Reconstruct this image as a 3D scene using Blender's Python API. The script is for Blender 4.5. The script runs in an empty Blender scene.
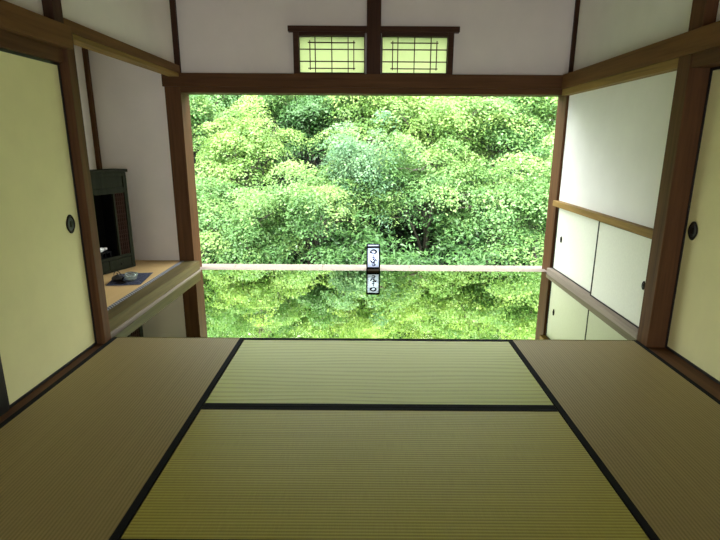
import bpy, bmesh, math, random
import numpy as np
from mathutils import Vector, Matrix

SC = bpy.context.scene
COL = SC.collection
rnd = random.Random(7)

# ------------------------------------------------------------------ camera
H = 1.31
TH = math.atan(127 / 500)
RO = 0.0062
fw = Vector((0, math.cos(TH), -math.sin(TH)))
rt = Vector((1, 0, 0))
dn = Vector((0, -math.sin(TH), -math.cos(TH)))
ix = math.cos(RO) * rt - math.sin(RO) * dn
iy = math.sin(RO) * rt + math.cos(RO) * dn
cam_d = bpy.data.cameras.new('camera')
cam = bpy.data.objects.new('camera', cam_d)
COL.objects.link(cam)
m = Matrix.Identity(4)
for i, c in enumerate((ix, -iy, -fw)):
    for r in range(3):
        m[r][i] = c[r]
m.translation = (0, 0, H)
cam.matrix_world = m
cam_d.sensor_fit = 'HORIZONTAL'
cam_d.sensor_width = 36
cam_d.lens = 25.0
cam_d.shift_x = -6 / 720
cam_d.clip_start = 0.02
cam_d.clip_end = 200
SC.camera = cam

# ------------------------------------------------------------------ sky, sun, exposure
W = bpy.data.worlds.new('overcast_sky')
SC.world = W
W.use_nodes = True
wn = W.node_tree
wn.nodes.clear()
wo = wn.nodes.new('ShaderNodeOutputWorld')
wb = wn.nodes.new('ShaderNodeBackground')
wb.inputs['Color'].default_value = (0.93, 0.97, 1.0, 1)
wb.inputs['Strength'].default_value = 8.5
wn.links.new(wb.outputs[0], wo.inputs[0])

sd = bpy.data.lights.new('sun', 'SUN')
sd.energy = 10.0
sd.angle = math.radians(12)
sd.color = (1.0, 0.99, 0.94)
sun = bpy.data.objects.new('sun', sd)
COL.objects.link(sun)
sun.rotation_euler = Vector((0.30, 0.42, -0.86)).to_track_quat('-Z', 'Y').to_euler()
sun.location = (-4, -3, 12)

def portal(name, loc, size_x, size_y, direction):
    d = bpy.data.lights.new(name, 'AREA')
    d.shape = 'RECTANGLE'
    d.size, d.size_y = size_x, size_y
    d.cycles.is_portal = True
    o = bpy.data.objects.new(name, d)
    COL.objects.link(o)
    o.location = loc
    o.rotation_euler = Vector(direction).to_track_quat('-Z', 'Y').to_euler()
portal('garden_opening_portal', (0.065, 5.36, 0.89), 3.73, 1.77, (0, -1, 0))
portal('rear_opening_portal', (0.25, -2.6, 0.52), 3.0, 0.94, (0, 1, 0))

SC.view_settings.view_transform = 'Standard'
SC.view_settings.look = 'None'
SC.view_settings.gamma = 1
SC.view_settings.use_curve_mapping = False
SC.view_settings.exposure = 0.2

# ------------------------------------------------------------------ materials
def new_mat(name):
    mt = bpy.data.materials.new(name)
    mt.use_nodes = True
    nt = mt.node_tree
    nt.nodes.clear()
    out = nt.nodes.new('ShaderNodeOutputMaterial')
    b = nt.nodes.new('ShaderNodeBsdfPrincipled')
    nt.links.new(b.outputs[0], out.inputs[0])
    return mt, nt, b, out

def coords(nt, scale, kind='Object'):
    tc = nt.nodes.new('ShaderNodeTexCoord')
    mp = nt.nodes.new('ShaderNodeMapping')
    mp.inputs['Scale'].default_value = scale
    nt.links.new(tc.outputs[kind], mp.inputs['Vector'])
    return mp.outputs[0]

def noise(nt, vec, scale, detail=4, rough=0.55, dist=0.0):
    n = nt.nodes.new('ShaderNodeTexNoise')
    n.inputs['Scale'].default_value = scale
    n.inputs['Detail'].default_value = detail
    n.inputs['Roughness'].default_value = rough
    n.inputs['Distortion'].default_value = dist
    nt.links.new(vec, n.inputs['Vector'])
    return n.outputs['Fac']

def ramp(nt, fac, stops):
    r = nt.nodes.new('ShaderNodeValToRGB')
    e = r.color_ramp.elements
    while len(e) < len(stops):
        e.new(0.5)
    for k, (p, c) in enumerate(stops):
        e[k].position = p
        e[k].color = (*c, 1)
    nt.links.new(fac, r.inputs[0])
    return r.outputs[0]

def bump(nt, b, height, strength, dist=0.01):
    n = nt.nodes.new('ShaderNodeBump')
    n.inputs['Strength'].default_value = strength
    n.inputs['Distance'].default_value = dist
    nt.links.new(height, n.inputs['Height'])
    nt.links.new(n.outputs[0], b.inputs['Normal'])

def mul(c, k):
    return tuple(min(1, x * k) for x in c)

def plain(name, col, rough=0.6, var=0.12, scale=6, metallic=0.0, spec=0.5, bmp=0.0):
    mt, nt, b, _ = new_mat(name)
    v = coords(nt, (1, 1, 1))
    f = noise(nt, v, scale)
    nt.links.new(ramp(nt, f, [(0.3, mul(col, 1 - var)), (0.7, mul(col, 1 + var))]), b.inputs['Base Color'])
    b.inputs['Roughness'].default_value = rough
    b.inputs['Metallic'].default_value = metallic
    b.inputs['Specular IOR Level'].default_value = spec
    if bmp:
        bump(nt, b, noise(nt, v, scale * 12, 3), bmp, 0.004)
    return mt

def wood(name, col, axis, rough=0.55, contrast=0.45, spec=0.1):
    mt, nt, b, _ = new_mat(name)
    s = [22, 22, 22]
    s['xyz'.index(axis)] = 1.2
    v = coords(nt, s)
    f = noise(nt, v, 1.0, 6, 0.6, 0.7)
    s2 = [70, 70, 70]
    s2['xyz'.index(axis)] = 2.0
    f2 = noise(nt, coords(nt, s2), 1.0, 3)
    mix = nt.nodes.new('ShaderNodeMath')
    mix.operation = 'MULTIPLY_ADD'
    mix.inputs[1].default_value = 0.35
    nt.links.new(f2, mix.inputs[0])
    nt.links.new(f, mix.inputs[2])
    nt.links.new(ramp(nt, mix.outputs[0], [(0.35, mul(col, 1 - contrast)), (0.62, col), (0.95, mul(col, 1 + contrast))]), b.inputs['Base Color'])
    b.inputs['Roughness'].default_value = rough
    b.inputs['Specular IOR Level'].default_value = spec
    bump(nt, b, mix.outputs[0], 0.12, 0.003)
    return mt

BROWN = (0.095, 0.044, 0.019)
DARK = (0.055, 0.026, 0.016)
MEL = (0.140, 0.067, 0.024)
LIT = (0.25, 0.155, 0.050)  # honey rail colour, also standing for light on the kamoi and beam underside
M = {}
for ax in 'xyz':
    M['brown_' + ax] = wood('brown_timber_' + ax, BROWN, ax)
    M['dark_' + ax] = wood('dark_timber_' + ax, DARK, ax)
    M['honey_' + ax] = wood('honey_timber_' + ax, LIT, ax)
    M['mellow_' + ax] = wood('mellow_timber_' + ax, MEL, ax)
    M['pale_' + ax] = wood('weathered_pale_timber_' + ax, (0.27, 0.225, 0.18), ax, 0.7, 0.2)
M['olive_y'] = wood('olive_brown_timber', (0.10, 0.078, 0.030), 'y')
M['plaster'] = plain('white_plaster', (0.84, 0.775, 0.735), 0.9, 0.03, 3, bmp=0.10, spec=0.1)
M['panel_paper'] = plain('white_wall_paper', (0.86, 0.85, 0.80), 0.85, 0.025, 4, bmp=0.06, spec=0.1)
M['fusuma'] = plain('cream_door_paper', (0.78, 0.74, 0.40), 0.8, 0.03, 5, bmp=0.08, spec=0.15)
M['cup_paper'] = plain('off_white_door_paper', (0.76, 0.78, 0.66), 0.75, 0.03, 60, bmp=0.05, spec=0.2)
M['black'] = plain('black_lacquer', (0.010, 0.009, 0.009), 0.35, 0.2, 8)
M['matte_black'] = plain('matte_black_paint', (0.006, 0.006, 0.008), 0.9, 0.2, 8, spec=0.05)
M['black_metal'] = plain('blackened_metal', (0.022, 0.019, 0.013), 0.6, 0.3, 40, metallic=0.2, spec=0.1)
M['heri'] = plain('black_cloth_border', (0.010, 0.010, 0.011), 0.85, 0.25, 200, spec=0.1)
M['ceiling'] = wood('ceiling_boards', (0.30, 0.22, 0.14), 'y', 0.6, 0.25)
M['soil'] = plain('leaf_litter_soil', (0.010, 0.014, 0.007), 0.95, 0.5, 9, bmp=0.6)
M['bark'] = plain('grey_bark', (0.10, 0.085, 0.065), 0.9, 0.4, 18, bmp=0.6)
M['cabinet'] = wood('black_green_cabinet_wood', (0.020, 0.022, 0.013), 'z', 0.7, 0.4, 0.03)
M['lattice_red'] = wood('reddish_carved_lattice', (0.034, 0.017, 0.011), 'z', 0.7, 0.4, 0.03)
M['interior_black'] = plain('sooty_interior', (0.006, 0.006, 0.006), 0.8, 0.2, 8, spec=0.1)  # near-black tone of the cabinet carcass and the stand
M['ceramic'] = plain('white_glazed_ceramic', (0.75, 0.74, 0.68), 0.2, 0.04, 10)
M['iron'] = plain('black_cast_iron', (0.012, 0.012, 0.012), 0.45, 0.3, 60, bmp=0.2)

def tatami(name, c1, c2, ridge_axis, pitch=0.015, swirl=0.0, rough=0.55):
    """woven rush: ridges run across `ridge_axis`"""
    mt, nt, b, _ = new_mat(name)
    v = coords(nt, (1, 1, 1))
    src = v
    wv = nt.nodes.new('ShaderNodeTexWave')
    wv.wave_type = 'BANDS'
    wv.bands_direction = ridge_axis.upper()
    wv.inputs['Scale'].default_value = 0.31416 / pitch
    wv.inputs['Distortion'].default_value = 0.0
    nt.links.new(src, wv.inputs['Vector'])
    other = 'y' if ridge_axis == 'x' else 'x'
    s = [400, 400, 400]
    s['xyz'.index(ridge_axis)] = 12
    st = noise(nt, coords(nt, s), 1.0, 2)
    s = [1.2, 1.2, 1]
    s['xyz'.index(ridge_axis)] = 90
    band = noise(nt, coords(nt, s), 1.0, 3)
    a = nt.nodes.new('ShaderNodeMath'); a.operation = 'MULTIPLY_ADD'
    a.inputs[1].default_value = 0.42
    nt.links.new(wv.outputs['Fac'], a.inputs[0])
    a2 = nt.nodes.new('ShaderNodeMath'); a2.operation = 'MULTIPLY_ADD'
    a2.inputs[1].default_value = 0.35
    nt.links.new(st, a2.inputs[0]); nt.links.new(a.outputs[0], a2.inputs[2])
    a.inputs[2].default_value = 0.0
    a3 = nt.nodes.new('ShaderNodeMath'); a3.operation = 'MULTIPLY_ADD'
    a3.inputs[1].default_value = 0.45
    nt.links.new(band, a3.inputs[0]); nt.links.new(a2.outputs[0], a3.inputs[2])
    last = a3.outputs[0]
    if swirl:
        w2 = nt.nodes.new('ShaderNodeTexWave')
        w2.bands_direction = ridge_axis.upper()
        w2.inputs['Scale'].default_value = 4.2
        w2.inputs['Distortion'].default_value = 9.0
        w2.inputs['Detail'].default_value = 1.0
        w2.inputs['Detail Scale'].default_value = 0.35
        nt.links.new(coords(nt, (0.55, 1.7, 1)), w2.inputs['Vector'])
        a4 = nt.nodes.new('ShaderNodeMath'); a4.operation = 'MULTIPLY_ADD'
        a4.inputs[1].default_value = swirl
        nt.links.new(w2.outputs['Fac'], a4.inputs[0]); nt.links.new(last, a4.inputs[2])
        last = a4.outputs[0]
    nt.links.new(ramp(nt, last, [(0.25, c1), (0.85, c2)]), b.inputs['Base Color'])
    b.inputs['Roughness'].default_value = rough
    b.inputs['Specular IOR Level'].default_value = 0.35
    bump(nt, b, wv.outputs['Fac'], 0.35, 0.002)
    return mt
M['rush_across'] = tatami('rush_weave_across', (0.22, 0.195, 0.028), (0.47, 0.42, 0.085), 'y', 0.015, rough=0.42)
M['rush_swirl'] = tatami('rush_weave_across_uneven', (0.20, 0.21, 0.03), (0.44, 0.46, 0.095), 'y', 0.015, 0.50, rough=0.42)
M['rush_along'] = tatami('rush_weave_along', (0.20, 0.148, 0.052), (0.35, 0.27, 0.108), 'x', 0.015)
M['rush_gold'] = tatami('rush_weave_golden', (0.50, 0.33, 0.13), (0.68, 0.47, 0.21), 'x', 0.015)

def lacquer():
    mt, nt, b, _ = new_mat('mirror_black_lacquer')
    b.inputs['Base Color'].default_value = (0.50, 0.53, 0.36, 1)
    b.inputs['Metallic'].default_value = 1.0
    b.inputs['Roughness'].default_value = 0.006
    v = coords(nt, (3.0, 7.0, 1))
    bump(nt, b, noise(nt, v, 2.0, 1, 0.5), 0.03, 0.006)
    return mt
M['lacquer'] = lacquer()

def leaf(name, young, mid, old):
    """leaf colour runs from old bluish to young lime growth, spray by spray, with leaf to leaf variation"""
    mt, nt, b, out = new_mat(name)
    g = nt.nodes.new('ShaderNodeNewGeometry')
    at = nt.nodes.new('ShaderNodeAttribute')
    at.attribute_name = 'spray'
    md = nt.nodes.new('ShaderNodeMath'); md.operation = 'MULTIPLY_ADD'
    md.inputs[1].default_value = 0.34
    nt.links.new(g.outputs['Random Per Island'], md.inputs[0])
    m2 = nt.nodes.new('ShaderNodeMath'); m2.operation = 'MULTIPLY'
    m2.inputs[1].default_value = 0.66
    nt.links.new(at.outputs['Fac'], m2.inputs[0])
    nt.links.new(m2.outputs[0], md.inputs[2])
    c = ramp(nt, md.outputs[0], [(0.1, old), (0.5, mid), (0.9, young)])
    nt.links.new(c, b.inputs['Base Color'])
    b.inputs['Roughness'].default_value = 0.40
    b.inputs['Specular IOR Level'].default_value = 0.45
    t = nt.nodes.new('ShaderNodeBsdfTranslucent')
    hs = nt.nodes.new('ShaderNodeHueSaturation')
    hs.inputs['Hue'].default_value = 0.49
    hs.inputs['Saturation'].default_value = 1.0
    hs.inputs['Value'].default_value = 1.25
    nt.links.new(c, hs.inputs['Color'])
    nt.links.new(hs.outputs[0], t.inputs['Color'])
    mx = nt.nodes.new('ShaderNodeMixShader')
    mx.inputs[0].default_value = 0.38
    nt.links.new(b.outputs[0], mx.inputs[1])
    nt.links.new(t.outputs[0], mx.inputs[2])
    nt.links.new(mx.outputs[0], out.inputs[0])
    return mt
M['leaf_lime'] = leaf('lime_maple_leaf', (0.307, 0.426, 0.118), (0.178, 0.317, 0.077), (0.095, 0.208, 0.057))
M['leaf_mid'] = leaf('green_maple_leaf', (0.257, 0.386, 0.113), (0.129, 0.267, 0.077), (0.065, 0.164, 0.050))
M['leaf_blue'] = leaf('bluish_green_leaf', (0.218, 0.356, 0.149), (0.129, 0.257, 0.124), (0.069, 0.168, 0.085))
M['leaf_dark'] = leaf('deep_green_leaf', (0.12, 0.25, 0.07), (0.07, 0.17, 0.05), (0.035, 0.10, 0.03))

def paper_lit(name, col, trans=0.6):
    mt, nt, b, out = new_mat(name)
    v = coords(nt, (1, 1, 1))
    c = ramp(nt, noise(nt, v, 30, 4), [(0.3, mul(col, 0.96)), (0.7, col)])
    nt.links.new(c, b.inputs['Base Color'])
    b.inputs['Roughness'].default_value = 0.8
    b.inputs['Specular IOR Level'].default_value = 0.1
    t = nt.nodes.new('ShaderNodeBsdfTranslucent')
    nt.links.new(c, t.inputs['Color'])
    mx = nt.nodes.new('ShaderNodeMixShader')
    mx.inputs[0].default_value = trans
    nt.links.new(b.outputs[0], mx.inputs[1])
    nt.links.new(t.outputs[0], mx.inputs[2])
    nt.links.new(mx.outputs[0], out.inputs[0])
    return mt
M['shoji'] = paper_lit('green_tinted_window_paper', (0.74, 0.80, 0.54), 0.6)
M['lantern_paper'] = paper_lit('white_lantern_paper', (0.84, 0.87, 0.95), 0.5)

def cloth_mat():
    mt, nt, b, _ = new_mat('indigo_speckled_cloth')
    v = coords(nt, (1, 1, 1))
    vo = nt.nodes.new('ShaderNodeTexVoronoi')
    vo.inputs['Scale'].default_value = 75
    nt.links.new(v, vo.inputs['Vector'])
    c = ramp(nt, vo.outputs['Distance'], [(0.12, (0.40, 0.43, 0.52)), (0.34, (0.085, 0.10, 0.17)), (0.8, (0.055, 0.066, 0.12))])
    nt.links.new(c, b.inputs['Base Color'])
    b.inputs['Roughness'].default_value = 0.9
    return mt
M['indigo'] = cloth_mat()

def patterned_heri():
    mt, nt, b, _ = new_mat('black_white_patterned_border')
    v = coords(nt, (1, 1, 1))
    ch = nt.nodes.new('ShaderNodeTexChecker')
    ch.inputs['Scale'].default_value = 60
    ch.inputs['Color1'].default_value = (0.03, 0.03, 0.035, 1)
    ch.inputs['Color2'].default_value = (0.32, 0.33, 0.36, 1)
    nt.links.new(v, ch.inputs['Vector'])
    nt.links.new(ch.outputs[0], b.inputs['Base Color'])
    b.inputs['Roughness'].default_value = 0.85
    return mt
M['heri_pattern'] = patterned_heri()

def glass_mat():
    mt, nt, b, _ = new_mat('thick_greenish_glass')
    b.inputs['Base Color'].default_value = (0.82, 0.90, 0.84, 1)
    b.inputs['Transmission Weight'].default_value = 0.75
    b.inputs['Roughness'].default_value = 0.12
    v = coords(nt, (1, 1, 1))
    bump(nt, b, noise(nt, v, 45, 2), 0.6, 0.01)
    return mt
M['glass'] = glass_mat()

# ------------------------------------------------------------------ mesh helpers
def link(name, bm_or_mesh, mat, parent=None, smooth=False):
    if isinstance(bm_or_mesh, bmesh.types.BMesh):
        me = bpy.data.meshes.new(name)
        bm_or_mesh.to_mesh(me)
        bm_or_mesh.free()
    else:
        me = bm_or_mesh
    if mat is not None:
        me.materials.append(mat)
    if smooth:
        for p in me.polygons:
            p.use_smooth = True
    o = bpy.data.objects.new(name, me)
    COL.objects.link(o)
    if parent is not None:
        o.parent = parent
    return o

def tag(o, label=None, cat=None, group=None, kind=None):
    if label: o['label'] = label
    if cat: o['category'] = cat
    if group: o['group'] = group
    if kind: o['kind'] = kind
    return o

def empty(name, loc, rz=0.0):
    o = bpy.data.objects.new(name, None)
    o.empty_display_size = 0.1
    o.location = loc
    o.rotation_euler = (0, 0, rz)
    COL.objects.link(o)
    return o

def box(bm, x0, x1, y0, y1, z0, z1, bev=0.0):
    r = bmesh.ops.create_cube(bm, size=1.0)
    vs = r['verts']
    bmesh.ops.scale(bm, vec=(x1 - x0, y1 - y0, z1 - z0), verts=vs)
    bmesh.ops.translate(bm, vec=((x0 + x1) / 2, (y0 + y1) / 2, (z0 + z1) / 2), verts=vs)
    if bev:
        es = list({e for v in vs for e in v.link_edges})
        bmesh.ops.bevel(bm, geom=es, offset=bev, segments=2, affect='EDGES', profile=0.6)
    return bm

def boxes(*bs, bev=0.0):
    bm = bmesh.new()
    for b in bs:
        box(bm, *b, bev=bev)
    return bm

def prism(pts, z0, z1, bev=0.0):
    """vertical prism over a polygon of (x, y)"""
    bm = bmesh.new()
    lo = [bm.verts.new((x, y, z0)) for x, y in pts]
    hi = [bm.verts.new((x, y, z1)) for x, y in pts]
    bm.faces.new(list(reversed(lo)))
    bm.faces.new(hi)
    n = len(pts)
    for i in range(n):
        bm.faces.new((lo[i], lo[(i + 1) % n], hi[(i + 1) % n], hi[i]))
    bmesh.ops.recalc_face_normals(bm, faces=bm.faces)
    if bev:
        bmesh.ops.bevel(bm, geom=list(bm.edges), offset=bev, segments=2, affect='EDGES')
    return bm

def lathe(bm, prof, seg=32, mat4=None, sx=1.0, sy=1.0):
    rings = []
    for r, z in prof:
        if r < 1e-6:
            rings.append([bm.verts.new((0, 0, z))])
        else:
            rings.append([bm.verts.new((sx * r * math.cos(2 * math.pi * k / seg), sy * r * math.sin(2 * math.pi * k / seg), z)) for k in range(seg)])
    new = [v for rg in rings for v in rg]
    for a, b in zip(rings, rings[1:]):
        for k in range(seg):
            k2 = (k + 1) % seg
            if len(a) == 1 and len(b) == 1:
                continue
            if len(a) == 1:
                bm.faces.new((a[0], b[k], b[k2]))
            elif len(b) == 1:
                bm.faces.new((a[k], b[0], a[k2]))
            else:
                bm.faces.new((a[k], b[k], b[k2], a[k2]))
    bmesh.ops.recalc_face_normals(bm, faces=bm.faces)
    if mat4 is not None:
        bmesh.ops.transform(bm, matrix=mat4, verts=new)
    return bm

def tube(bm, pts, rad, seg=8):
    pts = [Vector(p) for p in pts]
    if not hasattr(rad, '__len__'):
        rad = [rad] * len(pts)
    rings = []
    for i, p in enumerate(pts):
        t = (pts[min(i + 1, len(pts) - 1)] - pts[max(i - 1, 0)]).normalized()
        ref = Vector((0, 0, 1)) if abs(t.z) < 0.9 else Vector((1, 0, 0))
        u = t.cross(ref).normalized()
        w = t.cross(u)
        rings.append([bm.verts.new(p + (u * math.cos(2 * math.pi * k / seg) + w * math.sin(2 * math.pi * k / seg)) * rad[i]) for k in range(seg)])
    for a, b in zip(rings, rings[1:]):
        for k in range(seg):
            bm.faces.new((a[k], b[k], b[(k + 1) % seg], a[(k + 1) % seg]))
    bm.faces.new(list(reversed(rings[0])))
    bm.faces.new(rings[-1])
    return bm

NT = [0]
def trim(bm, mat):
    NT[0] += 1
    return tag(link('trim_%d' % NT[0], bm, mat), kind='structure')
def struct(name, bm, mat):
    return tag(link(name, bm, mat), kind='structure')

# ------------------------------------------------------------------ the room
YB = 5.13          # front plane of the garden side
YR = -2.6          # rear end of the room
CZ = 2.75
XL, XR = -1.84, 1.97

struct('floor', boxes((-2.95, 2.25, YR - 0.1, 5.13, -0.16, -0.055)), M['dark_y'])
struct('ceiling', boxes((-2.95, 2.25, YR - 0.1, 5.30, CZ, CZ + 0.12)), M['ceiling'])
# garden side: plaster above the lintel with two small window holes
struct('wall_garden', boxes(
    (-2.95, -0.70, 5.135, 5.27, 1.90, CZ), (0.812, 2.25, 5.135, 5.27, 1.90, CZ),
    (-0.70, 0.812, 5.135, 5.27, 2.33, CZ), (-0.70, 0.812, 5.135, 5.27, 1.80, 1.945),
    (-0.03, 0.145, 5.135, 5.27, 1.945, 2.33),
    (-2.95, -1.96, 5.135, 5.27, -0.1, 1.90), (1.99, 2.25, 5.135, 5.27, -0.1, 1.90)), M['plaster'])
struct('wall_left', boxes((-1.95, XL, YR, 5.135, 1.95, CZ), (-1.95, XL, YR, 1.36, -0.06, 1.95), (-1.95, -1.86, 1.36, 3.0, -0.06, 1.95)), M['plaster'])
struct('wall_alcove', boxes((-2.82, -2.70, 3.05, 5.135, -0.06, CZ), (-2.70, -1.86, 3.0, 3.10, -0.06, CZ)), M['plaster'])
struct('wall_right', boxes((XR, 2.10, YR, 5.135, 1.95, CZ), (1.955, 2.10, 3.245, 5.135, 0.73, 1.95), (2.02, 2.10, 3.10, 5.135, -0.06, 0.73),
                           (2.0, 2.10, YR, 1.30, -0.06, 1.95), (2.056, 2.10, 1.30, 3.10, -0.06, 1.95)), M['panel_paper'])
struct('wall_rear', boxes((-1.95, 2.10, YR - 0.1, YR, 1.0, CZ), (-1.95, -1.25, YR - 0.1, YR, -0.06, 1.0), (1.75, 2.10, YR - 0.1, YR, -0.06, 1.0), (-1.25, 1.75, YR - 0.1, YR, -0.06, 0.05)), M['plaster'])  # unseen low opening left in the wall, shaped to fill the room with light

B = 0.003
# garden opening: posts, lintel, reveals, sill
trim(boxes((-1.955, -1.80, 5.10, 5.33, -0.05, 1.94), bev=B), M['brown_z'])
trim(boxes((1.93, 1.99, 5.10, 5.33, -0.05, 1.94), bev=B), M['brown_z'])
trim(boxes((-1.80, 1.93, 5.105, 5.33, 1.772, 1.825), bev=B), M['brown_x'])
trim(boxes((-1.965, 1.935, 5.075, 5.14, 1.825, 1.948), bev=B), M['brown_x'])
trim(boxes((-1.845, -1.79, 5.105, 5.14, 1.948, CZ)), M['dark_z'])
trim(boxes((1.935, 1.972, 5.105, 5.14, 1.948, CZ)), M['dark_z'])
trim(boxes((-1.80, 1.93, 5.13, 5.255, -0.06, 0.0), bev=0.002), M['pale_x'])
trim(boxes((-0.006, 0.126, 5.075, 5.14, 1.948, CZ), bev=B), M['dark_z'])
# veranda boards outside the sill
dk = tag(empty('veranda_edge', (0.07, 5.35, -0.06)), 'pale weathered veranda board running along outside the open sill', 'veranda')
for k in range(5):
    x0 = -2.4 + k * 0.96
    link('board', boxes((x0 - 0.07, x0 + 0.955 - 0.07, -0.088, 0.11, 0.018, 0.045), bev=0.002), M['pale_x'], dk)
link('joist', boxes((-2.4, 2.4, -0.02, 0.06, -0.35, 0.018)), M['pale_x'], dk)

# left side: post, kamoi, nageshi, beam, sill
trim(boxes((-1.86, -1.742, 3.12, 3.205, -0.05, 1.93), bev=0.006), M['brown_z'])
trim(boxes((-1.86, -1.782, 3.105, 3.20, 1.93, CZ), bev=0.004), M['dark_z'])
trim(boxes((-1.86, -1.765, YR, 3.12, 1.752, 1.828), bev=B), M['brown_y'])
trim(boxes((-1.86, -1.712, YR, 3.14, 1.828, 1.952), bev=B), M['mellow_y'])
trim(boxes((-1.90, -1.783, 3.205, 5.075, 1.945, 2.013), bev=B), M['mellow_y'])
trim(boxes((-1.90, -1.796, 3.205, 5.10, 1.914, 1.945), bev=B), M['honey_y'])  # strip added under the beam; paler tone stands for its lit underside
trim(boxes((-1.86, -1.742, YR, 3.12, -0.05, -0.004), bev=0.002), M['brown_y'])
trim(boxes((-1.86, -1.79, 2.18, 2.262, -0.004, 1.752), bev=B), M['black'])
trim(boxes((-2.72, -2.665, 5.09, 5.135, 0.09, CZ)), M['brown_z'])
# alcove: fascia (two mouldings, running a little askew as built), floor board
trim(prism([(-1.788, 3.21), (-1.745, 5.10), (-1.90, 5.10), (-1.90, 3.21)], 0.014, 0.104, 0.003), M['olive_y'])
trim(prism([(-1.780, 3.21), (-1.737, 5.10), (-1.90, 5.10), (-1.90, 3.21)], -0.055, 0.014, 0.002), M['pale_y'])
trim(boxes((-2.70, -1.90, 3.10, 5.135, -0.055, 0.065)), M['brown_y'])

# right side: post, beam, kamoi, rail, sills
trim(boxes((1.88, 2.02, 3.12, 3.245, -0.05, 1.83), bev=0.004), M['brown_z'])
trim(boxes((1.90, 1.99, 3.09, 3.225, 1.94, CZ), bev=0.003), M['brown_z'])
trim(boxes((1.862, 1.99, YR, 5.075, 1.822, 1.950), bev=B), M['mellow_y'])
trim(boxes((1.880, 1.96, 3.245, 5.10, 1.765, 1.822), bev=B), M['honey_y'])  # light from below is put into the kamoi's paler colour
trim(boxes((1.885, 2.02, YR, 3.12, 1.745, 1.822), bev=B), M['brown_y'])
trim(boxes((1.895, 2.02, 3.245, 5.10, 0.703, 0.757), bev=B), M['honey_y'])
trim(prism([(1.878, 3.245), (1.900, 5.10), (2.02, 5.10), (2.02, 3.245)], -0.055, 0.052, 0.003), M['pale_y'])
trim(boxes((1.88, 2.04, YR, 3.12, -0.05, -0.004), bev=0.002), M['brown_y'])

# ------------------------------------------------------------------ sliding doors of the room
def oval_pull(parent, r, axis_sign, loc, squash=0.86):
    """pull set into a door that faces +X (sign 1) or -X (sign -1): rim with pointed ends, dish and inner plate"""
    rot = Matrix.Rotation(math.radians(90) * axis_sign, 4, 'Y')
    mat4 = Matrix.Translation(loc) @ rot
    bm = bmesh.new()
    lathe(bm, [(r * 0.72, 0.001), (r * 0.78, 0.005), (r * 0.9, 0.006), (r, 0.003), (r, -0.002)], 40, None, 1.0, squash)
    for v in bm.verts:                       # draw the two ends into soft points
        k = abs(v.co.x) / r
        v.co.x *= 1 + 0.16 * max(0, k - 0.6) / 0.4
        v.co.y *= 1 - 0.12 * max(0, k - 0.5)
    bmesh.ops.transform(bm, matrix=mat4, verts=bm.verts)
    h = link('handle', bm, M['black_metal'], parent, True)
    bm = bmesh.new()
    lathe(bm, [(0, 0.0010), (r * 0.45, 0.0012), (r * 0.74, 0.0030), (r * 0.80, 0.0005)], 32, mat4, 1.0, squash)
    link('dish', bm, M['black'], h, True)
    bm = bmesh.new()
    box(bm, -r * 0.36, r * 0.36, -r * 0.14, r * 0.14, 0.001, 0.0042, 0.001)
    bmesh.ops.transform(bm, matrix=mat4, verts=bm.verts)
    link('finger_plate', bm, M['black_metal'], h)
    return h

def sliding_door(name, xf, sign, y0, y1, z0, z1, fr, mat, pull, th=0.022):
    """xf = x of the face seen from the room; sign +1: the door faces +X"""
    r = empty(name, (xf, (y0 + y1) / 2, z0))
    Y0, Y1, ZH = y0 - (y0 + y1) / 2, y1 - (y0 + y1) / 2, z1 - z0
    a, b = (-th, 0.0) if sign > 0 else (0.0, th)
    ins = -0.002 * sign
    link('paper_panel', boxes((a + (ins if sign < 0 else 0) + (0.002 if sign < 0 else 0), b + (ins if sign > 0 else 0), Y0 + fr * .5, Y1 - fr * .5, fr * .5, ZH - fr * .5)), mat, r)
    a2, b2 = (a, b + 0.002) if sign > 0 else (a - 0.002, b)
    bm = boxes((a2, b2, Y0, Y0 + fr, 0, ZH), (a2, b2, Y1 - fr, Y1, 0, ZH), (a2, b2, Y0 + fr, Y1 - fr, 0, fr), (a2, b2, Y0 + fr, Y1 - fr, ZH - fr, ZH), bev=0.001)
    link('frame', bm, M['black'], r)
    pr_, py, pz, sq = pull
    oval_pull(r, pr_, sign, (0.0005 * sign, py - (y0 + y1) / 2, pz - z0), sq)
    return r
d1 = tag(sliding_door('door_1', -1.798, 1, 2.262, 3.12, -0.003, 1.752, 0.016, M['fusuma'], (0.050, 3.012, 0.822, 0.86)), kind='structure')
d2 = tag(sliding_door('door_2', 2.004, -1, 2.20, 3.12, -0.003, 1.745, 0.016, M['fusuma'], (0.050, 3.035, 0.800, 0.86)), kind='structure')
# a further closed leaf on each side behind the ones in view
tag(sliding_door('door_3', 2.030, -1, 1.30, 2.215, -0.003, 1.745, 0.016, M['fusuma'], (0.050, 1.40, 0.80, 0.86), 0.02), kind='structure')
tag(sliding_door('door_4', -1.826, 1, 1.36, 2.18, -0.003, 1.752, 0.016, M['fusuma'], (0.050, 1.45, 0.82, 0.86), 0.02), kind='structure')

# low wall cupboard on the right: two sliding leaves
c1 = sliding_door('cupboard_door', 1.925, -1, 3.262, 4.112, 0.053, 0.702, 0.010, M['cup_paper'], (0.027, 3.335, 0.365, 0.62), 0.018)
tag(c1, 'off-white cupboard door in black frame, nearest the dark timber post', 'cupboard door', 'low sliding cupboard doors on the right')
c2 = sliding_door('cupboard_door', 1.952, -1, 4.085, 5.08, 0.053, 0.702, 0.010, M['cup_paper'], (0.027, 4.93, 0.385, 0.62), 0.018)
tag(c2, 'off-white cupboard door farther back, beside the open garden side', 'cupboard door', 'low sliding cupboard doors on the right')

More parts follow.
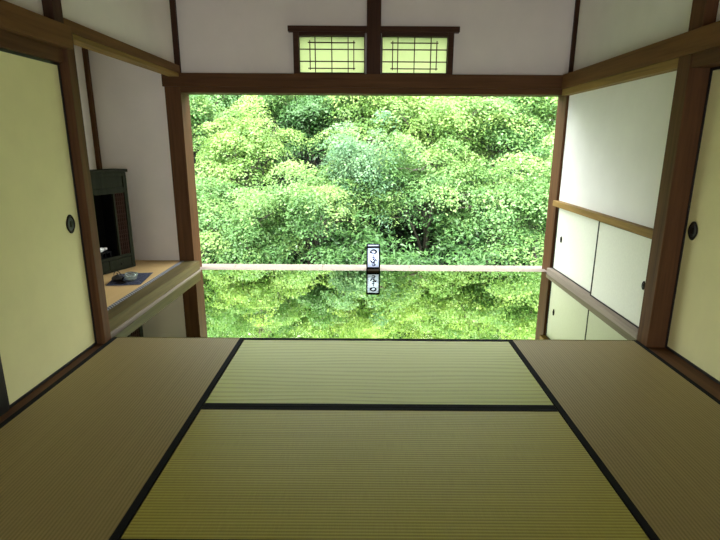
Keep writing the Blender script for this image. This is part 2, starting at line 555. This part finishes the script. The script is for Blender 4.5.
# ------------------------------------------------------------------ small lattice windows over the lintel
def lattice_window(n, x0, x1):
    r = tag(empty('window_%d' % n, ((x0 + x1) / 2, 5.13, 1.945)), kind='structure')
    hw = (x1 - x0) / 2
    pz0, pz1 = 0.018, 0.343
    fl, frt = (0.052, 0.008) if n == 1 else (0.008, 0.052)
    link('window_frame', boxes((-hw - fl, -hw, -0.045, 0.06, 0, 0.375), (hw, hw + frt, -0.045, 0.06, 0, 0.375),
                               (-hw, hw, -0.03, 0.06, 0, pz0), (-hw, hw, -0.03, 0.06, pz1, 0.375), bev=0.002), M['dark_x'], r)
    link('pane', boxes((-hw, hw, 0.040, 0.042, pz0, pz1)), M['shoji'], r)
    sx = 2 * hw / 225.0
    zt = lambda q: pz1 - (q - 125) / 123.0 * (pz1 - pz0)
    xx = lambda p: -hw + (p - 99) * sx
    t = 0.0042
    bars = []
    for p in (153, 211, 268):
        bars.append((xx(p) - t, xx(p) + t, 0.022, 0.039, pz0, pz1))
    for q in (167, 208):
        bars.append((-hw, hw, 0.022, 0.039, zt(q) - t, zt(q) + t))
    for p in (135, 288):
        bars.append((xx(p) - t, xx(p) + t, 0.014, 0.03, zt(237), zt(138)))
    for q in (145, 232):
        bars.append((xx(128), xx(293), 0.014, 0.03, zt(q) - t, zt(q) + t))
    link('lattice', boxes(*bars), M['dark_x'], r)
lattice_window(1, -0.648, -0.031)
lattice_window(2, 0.143, 0.762)
trim(boxes((-0.745, -0.006, 5.065, 5.15, 2.318, 2.366), bev=B), M['dark_x'])
trim(boxes((0.126, 0.862, 5.065, 5.15, 2.318, 2.366), bev=B), M['dark_x'])

# ------------------------------------------------------------------ mirror-black floor
o = link('lacquered_floor_board', boxes((-1.745, 1.882, 3.235, 5.128, -0.053, 0.0), bev=0.001), M['lacquer'])
tag(o, 'glossy black lacquered floor board mirroring the green garden', 'floor board')

# ------------------------------------------------------------------ tatami
def tatami_mat(cx, cy, lx, ly, mat, label, z=0.0, hw=0.031, heri=('a', 'b'), hm=None, group='tatami mats on the floor'):
    r = empty('tatami_mat', (cx, cy, z - 0.05))
    tag(r, label, 'tatami mat', group)
    along_x = lx > ly
    link('rush_cover', boxes((-lx / 2, lx / 2, -ly / 2, ly / 2, 0, 0.05), bev=0.003), mat, r)
    for s in (-1, 1):
        if ('a' if s < 0 else 'b') not in heri:
            continue
        if along_x:
            e = ly / 2
            q = (-lx / 2, lx / 2, min(s * e, s * (e - hw)), max(s * e, s * (e - hw)), 0.001, 0.0512)
        else:
            e = lx / 2
            q = (min(s * e, s * (e - hw)), max(s * e, s * (e - hw)), -ly / 2, ly / 2, 0.001, 0.0512)
        link('cloth_border', boxes(q, bev=0.001), hm or M['heri'], r)
    return r
tatami_mat(0.0735, 2.766, 1.808, 0.916, M['rush_swirl'], 'green-gold tatami mat lying crosswise against the mirror floor')
tatami_mat(0.0735, 1.848, 1.808, 0.914, M['rush_across'], 'green-gold tatami mat lying crosswise, nearest the viewer in the middle')
tatami_mat(-1.289, 2.315, 0.905, 1.82, M['rush_along'], 'brown tatami mat running lengthwise along the left sliding door')
tatami_mat(1.4295, 2.315, 0.895, 1.82, M['rush_along'], 'brown tatami mat running lengthwise along the right sliding door')
tatami_mat(-2.275, 4.115, 0.75, 2.02, M['rush_gold'], 'golden straw tatami mat on the raised alcove floor', z=0.10, hw=0.045, heri=('b',), hm=M['heri_pattern'], group=None)

# ------------------------------------------------------------------ lantern sign on the sill
def ribbon(bm, pts, wid, y):
    """brush stroke in the xz plane facing -Y"""
    pts = [Vector((p[0], 0, p[1])) for p in pts]
    fine = []
    for i in range(len(pts) - 1):
        p0, p1, p2, p3 = pts[max(i - 1, 0)], pts[i], pts[i + 1], pts[min(i + 2, len(pts) - 1)]
        for k in range(5):
            t = k / 5
            fine.append(0.5 * ((2 * p1) + (p2 - p0) * t + (2 * p0 - 5 * p1 + 4 * p2 - p3) * t * t + (3 * p1 - p0 - 3 * p2 + p3) * t ** 3))
    fine.append(pts[-1])
    n = len(fine)
    L, R_ = [], []
    for i, p in enumerate(fine):
        t = (fine[min(i + 1, n - 1)] - fine[max(i - 1, 0)]).normalized()
        nrm = Vector((-t.z, 0, t.x))
        w = wid * (0.55 + 0.45 * math.sin(math.pi * min(1, (i + 1.5) / n)))
        L.append(bm.verts.new((p.x + nrm.x * w, y, p.z + nrm.z * w)))
        R_.append(bm.verts.new((p.x - nrm.x * w, y, p.z - nrm.z * w)))
    for i in range(n - 1):
        bm.faces.new((L[i], L[i + 1], R_[i + 1], R_[i]))

la = tag(empty('lantern', (0.076, 5.190, 0.0)), 'small black-framed paper lantern with brush lettering standing on the sill', 'lantern')
w, dpt, z0, z1 = 0.0725, 0.068, 0.022, 0.262
bars = []
for sx_ in (-1, 1):
    for sy_ in (-1, 1):
        cx, cy = sx_ * (w - 0.007), sy_ * (dpt - 0.007)
        bars.append((cx - 0.007, cx + 0.007, cy - 0.007, cy + 0.007, 0.0, z1))
for zz in (z0 + 0.007, z1 - 0.007):
    for s in (-1, 1):
        thin = 0.010 if (s < 0 or zz < 0.1) else -0.001       # the upper rear rail is slimmer
        bars.append((-w + .014, w - .014, s * (dpt - 0.007) - 0.007, s * (dpt - 0.007) + 0.007, zz - thin, zz + 0.010))
        bars.append((s * (w - 0.007) - 0.007, s * (w - 0.007) + 0.007, -dpt + .014, dpt - .014, zz - (0.010 if zz < 0.1 else -0.001), zz + 0.010))
link('frame', boxes(*bars, bev=0.001), M['matte_black'], la)
link('base_board', boxes((-w + .002, w - .002, -dpt + .002, dpt - .002, z0 - 0.006, z0)), M['brown_x'], la)
e = 0.008
bl = bpy.data.lights.new('bulb', 'POINT')  # added fill light brightening the lantern paper; no such source is seen
bl.energy = 0.9
bl.color = (0.86, 0.92, 1.0)
bl.shadow_soft_size = 0.02
bo = bpy.data.objects.new('bulb', bl)
COL.objects.link(bo)
bo.parent = la
bo.location = (0, 0, 0.14)
ps = link('paper_shade', boxes((-w + e, w - e, -dpt + e, -dpt + e + .001, z0, z1 - .004), (-w + e, w - e, dpt - e - .001, dpt - e, z0, z1 - .004),
                          (-w + e, -w + e + .001, -dpt + e, dpt - e, z0, z1 - .004), (w - e - .001, w - e, -dpt + e, dpt - e, z0, z1 - .004)), M['lantern_paper'], la)
bm = bmesh.new()
yy = -dpt + e - 0.0012
S = 0.0055
def G(cx, cz, sc, pts, wd=S):
    ribbon(bm, [(cx + px * sc, cz + pz * sc) for px, pz in pts], wd, yy)
# first sign: tsu with its heavy closing sweep
G(0.0, 0.205, 0.030, [(-1.0, 0.05), (-0.3, 0.55), (0.4, 0.6), (1.0, 0.1), (0.75, -0.5), (0.0, -0.7)], 0.0080)
G(0.0, 0.205, 0.030, [(-1.1, 0.1), (-0.95, -0.15), (-0.55, -0.4), (-0.1, -0.6)], 0.0085)
# connecting tick
G(0.004, 0.158, 0.014, [(0.1, 1.0), (-0.1, 0.2), (0.3, -0.5), (-0.4, -1.0)], 0.0040)
# middle sign
G(0.0, 0.118, 0.030, [(-0.5, 0.8), (0.2, 0.85), (0.3, 0.5), (-0.3, 0.1)], 0.0060)
G(0.0, 0.118, 0.030, [(-1.0, -0.1), (-0.7, -0.6), (-0.35, -0.5)], 0.0070)
G(0.0, 0.118, 0.030, [(-0.2, 0.15), (0.4, -0.2), (0.2, -0.8), (-0.2, -0.7)], 0.0064)
G(0.0, 0.118, 0.030, [(0.6, 0.2), (1.0, -0.2), (0.9, -0.55)], 0.0070)
# last sign
G(0.0, 0.072, 0.022, [(-0.9, 0.65), (0.0, 0.8), (0.85, 0.6)], 0.0060)
G(0.0, 0.072, 0.022, [(-0.7, -0.1), (0.4, 0.1), (0.9, -0.35), (0.3, -0.8), (-0.6, -0.7)], 0.0064)
link('lettering', bm, M['matte_black'], ps)

# ------------------------------------------------------------------ alcove furnishings
PHI = math.atan2(0.927, 0.375)
CW, CD = 0.58, 0.165
u = Vector((0.375, 0.927, 0)); nn = Vector((0.927, -0.375, 0))
cpos = Vector((-2.300, 4.870, 0.101)) - u * CW / 2 - nn * CD / 2
cab = tag(empty('altar_cabinet', cpos, PHI), 'old black-green wooden cabinet with dark open centre, standing askew in the alcove', 'cabinet')
hw, hd = CW / 2, CD / 2
fy = -hd
tx = lambda t: hw - t
hz = 0.955
link('body', boxes((-hw + .012, hw - .012, hd - .014, hd, 0, hz - .02), (-hw + .012, -hw + .03, -hd + .012, hd - .014, 0, hz - .02), (hw - .03, hw - .012, -hd + .012, hd - .014, 0, hz - .02),
                   (-hw + .03, hw - .03, -hd + .012, hd - .014, 0.118, 0.134), (-hw + .03, hw - .03, -hd + .012, hd - .014, 0.745, 0.76),
                   (tx(.19), tx(.176), -hd + .02, hd - .014, .134, .745), (tx(CW - .176), tx(CW - .19), -hd + .02, hd - .014, .134, .745)), M['interior_black'], cab)
link('front_frame', boxes((hw - .052, hw - .012, fy, fy + .02, 0.0, hz - .03), (-hw + .012, -hw + .052, fy, fy + .02, 0.0, hz - .03),
                          (-hw + .052, hw - .052, fy + .002, fy + .02, 0.735, 0.785), (-hw + .052, hw - .052, fy + .002, fy + .02, 0.118, 0.145),
                          (-hw + .052, hw - .052, fy + .002, fy + .02, 0.0, 0.018), (-hw + .052, hw - .052, fy + .002, fy + .02, 0.895, 0.93),
                          (tx(.186), tx(.168), fy, fy + .02, .145, .735), (tx(CW - .168), tx(CW - .186), fy, fy + .02, .145, .735), bev=0.002), M['cabinet'], cab)
link('top_board', boxes((-hw - .004, hw + .004, fy - .012, hd, hz - .028, hz), bev=0.004), M['cabinet'], cab)
link('upper_panel', boxes((-hw + .052, hw - .052, fy + .010, fy + .02, 0.785, 0.895), (-hw + .07, hw - .07, fy + .006, fy + .01, 0.80, 0.88), bev=0.001), M['cabinet'], cab)
def lat_panel(x0, x1):
    p = link('lattice_panel', boxes((x0, x1, fy + .012, fy + .018, .145, .735)), M['lattice_red'], cab)
    bars = []
    for k in range(1, 5):
        x = x0 + (x1 - x0) * k / 5
        bars.append((x - .003, x + .003, fy + .004, fy + .012, .150, .73))
    for k in range(1, 15):
        z = .145 + .59 * k / 15
        bars.append((x0 + .002, x1 - .002, fy + .005, fy + .012, z - .003 - (.006 if k % 5 == 0 else 0), z + .003))
    link('bars', boxes(*bars), M['lattice_red'], p)
lat_panel(tx(.168), tx(.052))
lat_panel(tx(CW - .052), tx(CW - .168))
for x0, x1 in ((tx(.31), tx(.056)), (tx(CW - .056), tx(.315))):
    dr = link('drawer', boxes((x0, x1, fy + .001, fy + .10, .022, .114), bev=0.003), M['cabinet'], cab)
    bm = bmesh.new()
    lathe(bm, [(0, 0.018), (.007, 0.016), (.009, 0.010), (.004, 0.004), (.004, 0)], 16, Matrix.Translation(((x0 + x1) / 2, fy + .001, .062)) @ Matrix.Rotation(math.radians(90), 4, 'X'))
    link('knob', bm, M['black_metal'], dr, True)

# white vessel lying in the cabinet's opening, on a small stand
M3 = Matrix.Translation(cpos) @ Matrix.Rotation(PHI, 4, 'Z')
pv = M3 @ Vector((tx(.325), fy + .055, 0.1345))
st = tag(empty('display_stand', pv, PHI), 'low black stand inside the cabinet opening, under the white vessel', 'stand')
link('stand_top', boxes((-.06, .06, -.045, .045, .058, .068), bev=.002), M['interior_black'], st)
for a in (-1, 1):
    for b in (-1, 1):
        link('leg', boxes((a * .05 - .006, a * .05 + .006, b * .036 - .006, b * .036 + .006, 0, .058)), M['interior_black'], st)
ve = tag(empty('ceramic_bottle', pv + Vector((0, 0, .0685)), PHI + 0.25), 'small white ceramic bottle lying inside the dark cabinet opening', 'bottle')
rotx = Matrix.Translation((-.03, 0, .022)) @ Matrix.Rotation(math.radians(90), 4, 'Y')
bm = bmesh.new()
lathe(bm, [(0, -.03), (.018, -.03), (.022, -.02), (.022, .02), (.016, .035), (.010, .042)], 24, rotx)
link('body', bm, M['ceramic'], ve, True)
bm = bmesh.new()
lathe(bm, [(.010, .041), (.010, .055), (.014, .058), (.014, .078), (.011, .08), (.0, .08)], 20, rotx)
link('neck', bm, M['ceramic'], ve, True)

# indigo cloth with a glass bowl and a black kettle on it
bm = bmesh.new()
qs = [(-2.245, 4.140), (-1.962, 4.180), (-2.022, 4.602), (-2.325, 4.545)]
N = 14
grid = [[None] * (N + 1) for _ in range(N + 1)]
for i in range(N + 1):
    for j in range(N + 1):
        a, b = i / N, j / N
        x = (1 - a) * (1 - b) * qs[0][0] + a * (1 - b) * qs[1][0] + a * b * qs[2][0] + (1 - a) * b * qs[3][0]
        y = (1 - a) * (1 - b) * qs[0][1] + a * (1 - b) * qs[1][1] + a * b * qs[2][1] + (1 - a) * b * qs[3][1]
        grid[i][j] = bm.verts.new((x, y, 0.1045 + 0.0006 * math.sin(9 * a + 5 * b)))
for i in range(N):
    for j in range(N):
        bm.faces.new((grid[i][j], grid[i + 1][j], grid[i + 1][j + 1], grid[i][j + 1]))
r_ = bmesh.ops.solidify(bm, geom=list(bm.faces), thickness=0.0025)
o = link('cloth_mat', bm, M['indigo'])
tag(o, 'indigo speckled cloth spread on the alcove mat below the cabinet', 'cloth')
gb = tag(empty('glass_bowl', (-2.105, 4.325, 0.1058)), 'rough clear glass bowl on the indigo cloth, right of the black kettle', 'bowl')
bm = bmesh.new()
lathe(bm, [(0, 0.004), (.028, .004), (.030, 0), (.038, .002), (.050, .022), (.056, .048), (.057, .062), (.053, .063), (.051, .048), (.045, .026), (.030, .012), (0, .010)], 40)
for v in bm.verts:
    a = math.atan2(v.co.y, v.co.x)
    if v.co.z > .015:
        k = 1 + .03 * math.sin(5 * a) + .02 * math.sin(9 * a + 1)
        v.co.x *= k; v.co.y *= k
        v.co.z *= 1 + .05 * math.sin(3 * a + 1)
link('bowl_wall', bm, M['glass'], gb, True)
ke = tag(empty('iron_kettle', (-2.205, 4.285, 0.1058)), 'small black iron kettle on the indigo cloth, left of the glass bowl', 'kettle')
bm = bmesh.new()
lathe(bm, [(0, 0), (.030, 0), (.036, .004), (.048, .018), (.050, .030), (.042, .044), (.026, .051), (.022, .051)], 36)
link('body', bm, M['iron'], ke, True)
bm = bmesh.new()
lathe(bm, [(.024, .0505), (.020, .055), (.006, .058), (.004, .062), (.007, .067), (.004, .072), (0, .073)], 28)
link('lid', bm, M['iron'], ke, True)
bm = bmesh.new()
tube(bm, [(.040, -.012, .026), (.058, -.018, .034), (.068, -.021, .048)], [.010, .007, .005], 12)
link('spout', bm, M['iron'], ke, True)
bm = bmesh.new()
tube(bm, [(-.036 * math.cos(t) * 1.05, .012 * math.cos(t), .046 + .046 * math.sin(t)) for t in [math.pi * k / 12 for k in range(13)]], .0035, 8)
link('handle', bm, M['iron'], ke, True)
di = tag(empty('black_dish', (-2.150, 4.222, 0.1058)), 'flat black oval dish on the indigo cloth in front of the kettle', 'dish')
bm = bmesh.new()
lathe(bm, [(0, .001), (.03, .0), (.040, .004), (.048, .011), (.046, .012), (.036, .006), (0, .004)], 32, None, 1.0, 0.62)
link('plate', bm, M['black'], di, True)

# ------------------------------------------------------------------ garden
def ground_z(x, y):
    b = -1.15 + max(0, y - 7.6) * 0.42
    return b + 0.12 * math.sin(1.3 * x + 0.7 * y) + 0.08 * math.sin(2.9 * x - 1.7 * y) - (0.25 if y < 6.2 else 0)
bm = bmesh.new()
nx, ny = 70, 46
gv = [[bm.verts.new((-14 + 28 * i / nx, 5.4 + 18 * j / ny, ground_z(-14 + 28 * i / nx, 5.4 + 18 * j / ny))) for j in range(ny + 1)] for i in range(nx + 1)]
for i in range(nx):
    for j in range(ny):
        bm.faces.new((gv[i][j], gv[i + 1][j], gv[i + 1][j + 1], gv[i][j + 1]))
HILL = tag(link('hillside', bm, M['soil'], None, True), kind='structure')

# maple-like leaf outline, five lobes, unit length
LEAF = np.array([(0, -0.08), (0.22, -0.02), (0.50, 0.12), (0.24, 0.26), (0.40, 0.66), (0.13, 0.48), (0, 1.0),
                 (-0.13, 0.48), (-0.40, 0.66), (-0.24, 0.26), (-0.50, 0.12), (-0.22, -0.02)])

def foliage_mesh(name, seed, domes, rx, ry, rz, per, size, dome_r=(0.26, 0.50), shape=LEAF, tilt=0.42):
    """a crown of flattened, drooping sprays set in tiers"""
    g = np.random.default_rng(seed)
    P = []; Nn = []; Tn = []
    for _ in range(domes):
        d = g.normal(size=3); d /= np.linalg.norm(d)
        if d[2] < -0.6: d[2] = -d[2] * 0.5
        rr = 0.35 + 0.75 * g.random() ** 0.75
        lump = 1 + 0.2 * math.sin(6.2 * d[0] + seed) + 0.18 * math.sin(8.6 * d[1] + 2 * seed + 4 * d[2])
        c = d * rr * lump * np.array([rx, ry, rz])
        R = g.uniform(*dome_r)
        n = int(per * (R / 0.4) ** 2)
        a = g.random(n) * 2 * np.pi
        edge = 1 + 0.28 * np.sin(3 * a + g.random() * 6) + 0.18 * np.sin(7 * a + g.random() * 6)
        q = np.sqrt(g.random(n)) * edge
        r = R * q
        px = r * np.cos(a); py = r * np.sin(a) * 0.9
        h = R * g.uniform(0.35, 0.75)
        # upper dome, some leaves hanging in lower tiers
        tier = np.where(g.random(n) < 0.3, g.uniform(-0.22, -0.06, n), 0.0)
        pz = h * (0.45 - 0.75 * q ** 2) + tier + g.normal(size=n) * 0.022 - 0.2 * (px * d[0] + py * d[1])
        P.append(np.stack([px, py, pz], 1) + c)
        slope = 1.1 * h / R
        nr = np.stack([slope * q * np.cos(a) + 0.25 * d[0], slope * q * np.sin(a) + 0.25 * d[1], np.ones(n)], 1) + g.normal(size=(n, 3)) * tilt
        Nn.append(nr)
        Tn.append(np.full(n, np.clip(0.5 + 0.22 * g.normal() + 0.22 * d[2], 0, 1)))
    P = np.concatenate(P); Nn = np.concatenate(Nn); Tn = np.concatenate(Tn)
    Nn /= np.linalg.norm(Nn, axis=1, keepdims=True)
    n = len(P)
    T = np.cross(Nn, g.normal(size=(n, 3))); T /= np.linalg.norm(T, axis=1, keepdims=True)
    Bn = np.cross(Nn, T)
    s = size * g.uniform(0.7, 1.3, n)
    k = len(shape)
    L = shape[None, :, :] * s[:, None, None]
    droop = -0.18 * (shape[:, 1] ** 2)[None, :] * s[:, None]
    V = P[:, None, :] + L[:, :, :1] * T[:, None, :] + L[:, :, 1:] * Bn[:, None, :] + droop[:, :, None] * Nn[:, None, :]
    V = V.reshape(-1, 3).astype(np.float32)
    me = bpy.data.meshes.new(name)
    me.vertices.add(n * k)
    me.vertices.foreach_set('co', V.ravel())
    me.loops.add(n * k)
    me.loops.foreach_set('vertex_index', np.arange(n * k, dtype=np.int32))
    me.polygons.add(n)
    me.polygons.foreach_set('loop_start', np.arange(0, n * k, k, dtype=np.int32))
    me.polygons.foreach_set('loop_total', np.full(n, k, dtype=np.int32))
    at = me.attributes.new('spray', 'FLOAT', 'FACE')
    at.data.foreach_set('value', Tn.astype(np.float32))
    me.update(calc_edges=True)
    return me

def branch_bm(seed, rx, ry, rz, base, n=9):
    """trunk from (0,0,base) into a crown centred on the origin"""
    r = random.Random(seed)
    bm = bmesh.new()
    top = Vector((r.uniform(-.2, .2), r.uniform(-.2, .2), rz * 0.55))
    t0 = Vector((r.uniform(-.25, .25), r.uniform(-.1, .2), base))
    path = [t0.lerp(top, k / 6) + Vector((r.uniform(-.06, .06), r.uniform(-.06, .06), 0)) for k in range(7)]
    tube(bm, path, [0.075 - 0.0095 * k for k in range(7)], 8)
    for i in range(n):
        s = path[1 + i % 5]
        a = 2 * math.pi * i / n * 2.4 + r.random()
        e_ = Vector((math.cos(a) * rx * r.uniform(.6, .85), math.sin(a) * ry * r.uniform(.6, .85), max(s.z + .15, r.uniform(-.5, .6) * rz)))
        mid = s.lerp(e_, .5) + Vector((r.uniform(-.1, .1), r.uniform(-.1, .1), r.uniform(.05, .2)))
        tube(bm, [s, s.lerp(mid, .55) + Vector((0, 0, .04)), mid, mid.lerp(e_, .6) + Vector((0, 0, .03)), e_], [.032, .026, .019, .012, .005], 6)
        for q in range(3):
            b0 = mid.lerp(e_, .25 * q)
            e2 = b0 + Vector((r.uniform(-.45, .45), r.uniform(-.45, .45), r.uniform(-.05, .3)))
            tube(bm, [b0, b0.lerp(e2, .5) + Vector((0, 0, .03)), e2], [.012, .008, .003], 5)
    return bm

KIND = []
for i, (sd_, rx, ry, rz) in enumerate([(3, 1.10, 0.90, 0.95), (11, 1.25, 0.95, 0.92), (23, 1.0, 0.9, 1.12), (31, 1.2, 1.0, 1.0)]):
    me = foliage_mesh('foliage_%d' % i, sd_, 92, rx, ry, rz, 430, 0.038, (0.24, 0.46))
    KIND.append((me, branch_bm(sd_, rx, ry, rz, -1.9), (rx, ry, rz)))
FM = {}
TR = {}
def tree(name, k, leafkey, x, y, zc, sc, rz, label, group=None):
    me, bm, _ = KIND[k]
    if k not in TR:
        t = bpy.data.meshes.new('trunk'); bm.to_mesh(t); t.materials.append(M['bark'])
        for p in t.polygons: p.use_smooth = True
        TR[k] = t
    if not me.materials:
        me.materials.append(M['leaf_mid'])
    base = ground_z(x, y) - 0.1
    r = empty(name, (x, y, base), rz)
    tag(r, label, 'tree', group)
    f = bpy.data.objects.new('foliage', me)
    f.material_slots[0].link = 'OBJECT'; f.material_slots[0].material = M[leafkey]
    t = bpy.data.objects.new('trunk', TR[k])
    for o in (f, t):
        COL.objects.link(o); o.parent = r
        o.location = (0, 0, zc - base); o.scale = (sc, sc, sc)
    t.scale = (sc, sc, max(sc, (zc - base) / 1.85))
    return r

G_ = 'maple trees filling the garden slope'
T = [
 # kind, leaf, x, y, crown centre z, scale, rotation, label
 (1, 'leaf_mid', -3.15, 8.2, 0.10, 0.88, 0.4, 'green maple at the left edge of the opening, low beside the left post'),
 (0, 'leaf_lime', -2.15, 9.2, 1.10, 0.82, 2.0, 'rounded yellow-green maple crown in the left half, standing out before darker trees'),
 (3, 'leaf_mid', -1.95, 7.9, -0.22, 0.82, 4.2, 'low mid-green maple in front at left, just above the veranda edge'),
 (1, 'leaf_mid', -0.85, 8.3, 0.15, 0.86, 1.1, 'mid-green maple left of the paper lantern, below the rounded lime crown'),
 (2, 'leaf_blue', -0.15, 8.9, 0.72, 0.84, 5.0, 'pale bluish maple in the middle of the opening, behind and above the paper lantern'),
 (3, 'leaf_mid', 0.95, 8.8, 0.55, 0.85, 3.1, 'mid-green maple right of the paper lantern'),
 (1, 'leaf_mid', 2.15, 8.3, 0.25, 0.90, 2.5, 'green maple with bare lower branches at right, above the sill'),
 (0, 'leaf_mid', 3.25, 8.6, 0.35, 0.98, 0.9, 'green maple at the right edge of the opening, beside the right post'),
 (3, 'leaf_mid', -3.65, 10.2, 1.70, 1.05, 0.0, 'green maple in the upper left corner of the opening'),
 (2, 'leaf_mid', -2.30, 11.2, 2.15, 1.05, 3.6, 'mid-green maple behind and above the rounded lime crown'),
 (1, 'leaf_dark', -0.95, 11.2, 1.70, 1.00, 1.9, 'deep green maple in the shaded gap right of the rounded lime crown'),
 (0, 'leaf_lime', 0.05, 10.6, 1.95, 1.00, 4.4, 'bright yellow-green maple at the top centre under the lintel'),
 (3, 'leaf_lime', 1.45, 10.1, 1.50, 1.02, 5.5, 'bright yellow-green maple right of centre, above the mid-green one'),
 (2, 'leaf_mid', 2.65, 10.0, 1.60, 1.02, 2.2, 'green maple right of the bright yellow-green ones, below the lintel'),
 (1, 'leaf_lime', 4.00, 10.2, 1.75, 1.12, 3.3, 'yellow-green maple in the upper right corner of the opening'),
]
for a in T:
    tree('maple_tree', *a[:7], a[7], G_)
BACK = [(-5.9, 12.6, 2.6), (-4.3, 12.8, 2.8), (-2.7, 13.2, 2.9), (-1.2, 13.4, 3.0), (0.4, 13.1, 3.0), (1.9, 13.2, 2.9), (3.5, 13.0, 2.8), (5.1, 12.8, 2.8), (6.6, 12.6, 2.6),
        (-5.2, 15.3, 4.6), (-3.1, 15.5, 4.7), (-1.0, 15.6, 4.7), (1.1, 15.6, 4.7), (3.2, 15.5, 4.7), (5.3, 15.3, 4.6), (-5.6, 9.9, 1.2), (5.7, 9.9, 1.2)]
for i, (x, y, z) in enumerate(BACK):
    tree('maple_tree', i % 4, ('leaf_lime', 'leaf_lime', 'leaf_dark', 'leaf_lime', 'leaf_mid')[(i * 3 + 1) % 5], x, y, z, 1.3, i * 1.7, 'tall green maple at the back of the slope, mostly hidden behind nearer trees', 'maples at the back of the garden slope')

# leafy ground cover over the whole slope
g = np.random.default_rng(99)
n = 26000
gx = g.uniform(-9, 9, n); gy = g.uniform(6.3, 17.5, n)
gz = np.array([ground_z(a, b) for a, b in zip(gx, gy)]) + g.random(n) ** 2 * 0.28 + 0.02
Nn = np.stack([g.normal(size=n) * .45, -0.35 + g.normal(size=n) * .45, np.ones(n)], 1)
Nn /= np.linalg.norm(Nn, axis=1, keepdims=True)
T_ = np.cross(Nn, g.normal(size=(n, 3))); T_ /= np.linalg.norm(T_, axis=1, keepdims=True)
B_ = np.cross(Nn, T_)
sz = 0.075 * g.uniform(.6, 1.3, n)
V = np.stack([gx, gy, gz], 1)[:, None, :] + (LEAF[None, :, :1] * T_[:, None, :] + LEAF[None, :, 1:] * B_[:, None, :]) * sz[:, None, None]
me = bpy.data.meshes.new('ground_cover')
k = len(LEAF)
me.vertices.add(n * k); me.vertices.foreach_set('co', V.reshape(-1).astype(np.float32))
me.loops.add(n * k); me.loops.foreach_set('vertex_index', np.arange(n * k, dtype=np.int32))
me.polygons.add(n)
me.polygons.foreach_set('loop_start', np.arange(0, n * k, k, dtype=np.int32))
me.polygons.foreach_set('loop_total', np.full(n, k, dtype=np.int32))
me.update(calc_edges=True)
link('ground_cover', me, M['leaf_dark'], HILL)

# low undergrowth just outside the veranda
FERN = np.array([(0, 0), (0.10, 0.15), (0.14, 0.45), (0.07, 0.8), (0, 1.0), (-0.07, 0.8), (-0.14, 0.45), (-0.10, 0.15)])
sh = [foliage_mesh('shrub_leaves_%d' % i, 50 + i, 26, 0.60, 0.45, 0.42, 160, 0.080, (0.18, 0.32), FERN, 0.6) for i in range(2)]
SH = [
 (0, 'leaf_mid', -2.75, 7.15, -0.50, 1.0, 'low green shrub by the veranda edge at the foot of the left post'),
 (1, 'leaf_dark', -1.45, 7.25, -0.62, 1.0, 'low dark green shrub by the veranda edge, left of centre'),
 (0, 'leaf_dark', -0.45, 7.35, -0.62, 1.0, 'low dark green shrub just left of the paper lantern'),
 (1, 'leaf_dark', 0.60, 7.30, -0.54, 1.0, 'low fern-like shrub just right of the paper lantern'),
 (0, 'leaf_dark', 1.65, 7.35, -0.62, 1.0, 'low dark green shrub by the veranda edge, right of centre'),
 (1, 'leaf_mid', 2.75, 7.20, -0.56, 1.0, 'low green shrub by the veranda edge at the foot of the right post'),
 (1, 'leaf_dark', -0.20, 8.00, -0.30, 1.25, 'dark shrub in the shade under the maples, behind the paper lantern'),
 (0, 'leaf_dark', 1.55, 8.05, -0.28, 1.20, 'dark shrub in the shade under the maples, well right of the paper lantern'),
]
SM = {}
for i, (k, lk, x, y, z, s, lab) in enumerate(SH):
    if (k, lk) not in SM:
        q = sh[k].copy(); q.materials.append(M[lk]); SM[(k, lk)] = q
    b = ground_z(x, y) - 0.05
    r = tag(empty('garden_shrub', (x, y, b), i * 1.3), lab, 'shrub', 'low shrubs along the veranda')
    f = bpy.data.objects.new('foliage', SM[(k, lk)]); COL.objects.link(f); f.parent = r
    f.location = (0, 0, z - b); f.scale = (s, s, s)
    bm = bmesh.new()
    rr = random.Random(i)
    for q in range(7):
        tube(bm, [(rr.uniform(-.05, .05), rr.uniform(-.05, .05), 0), (rr.uniform(-.2, .2), rr.uniform(-.2, .2), (z - b) * .6), (rr.uniform(-.35, .35), rr.uniform(-.3, .3), z - b + .15)], [.014, .010, .004], 6)
    link('stems', bm, M['bark'], r, True)
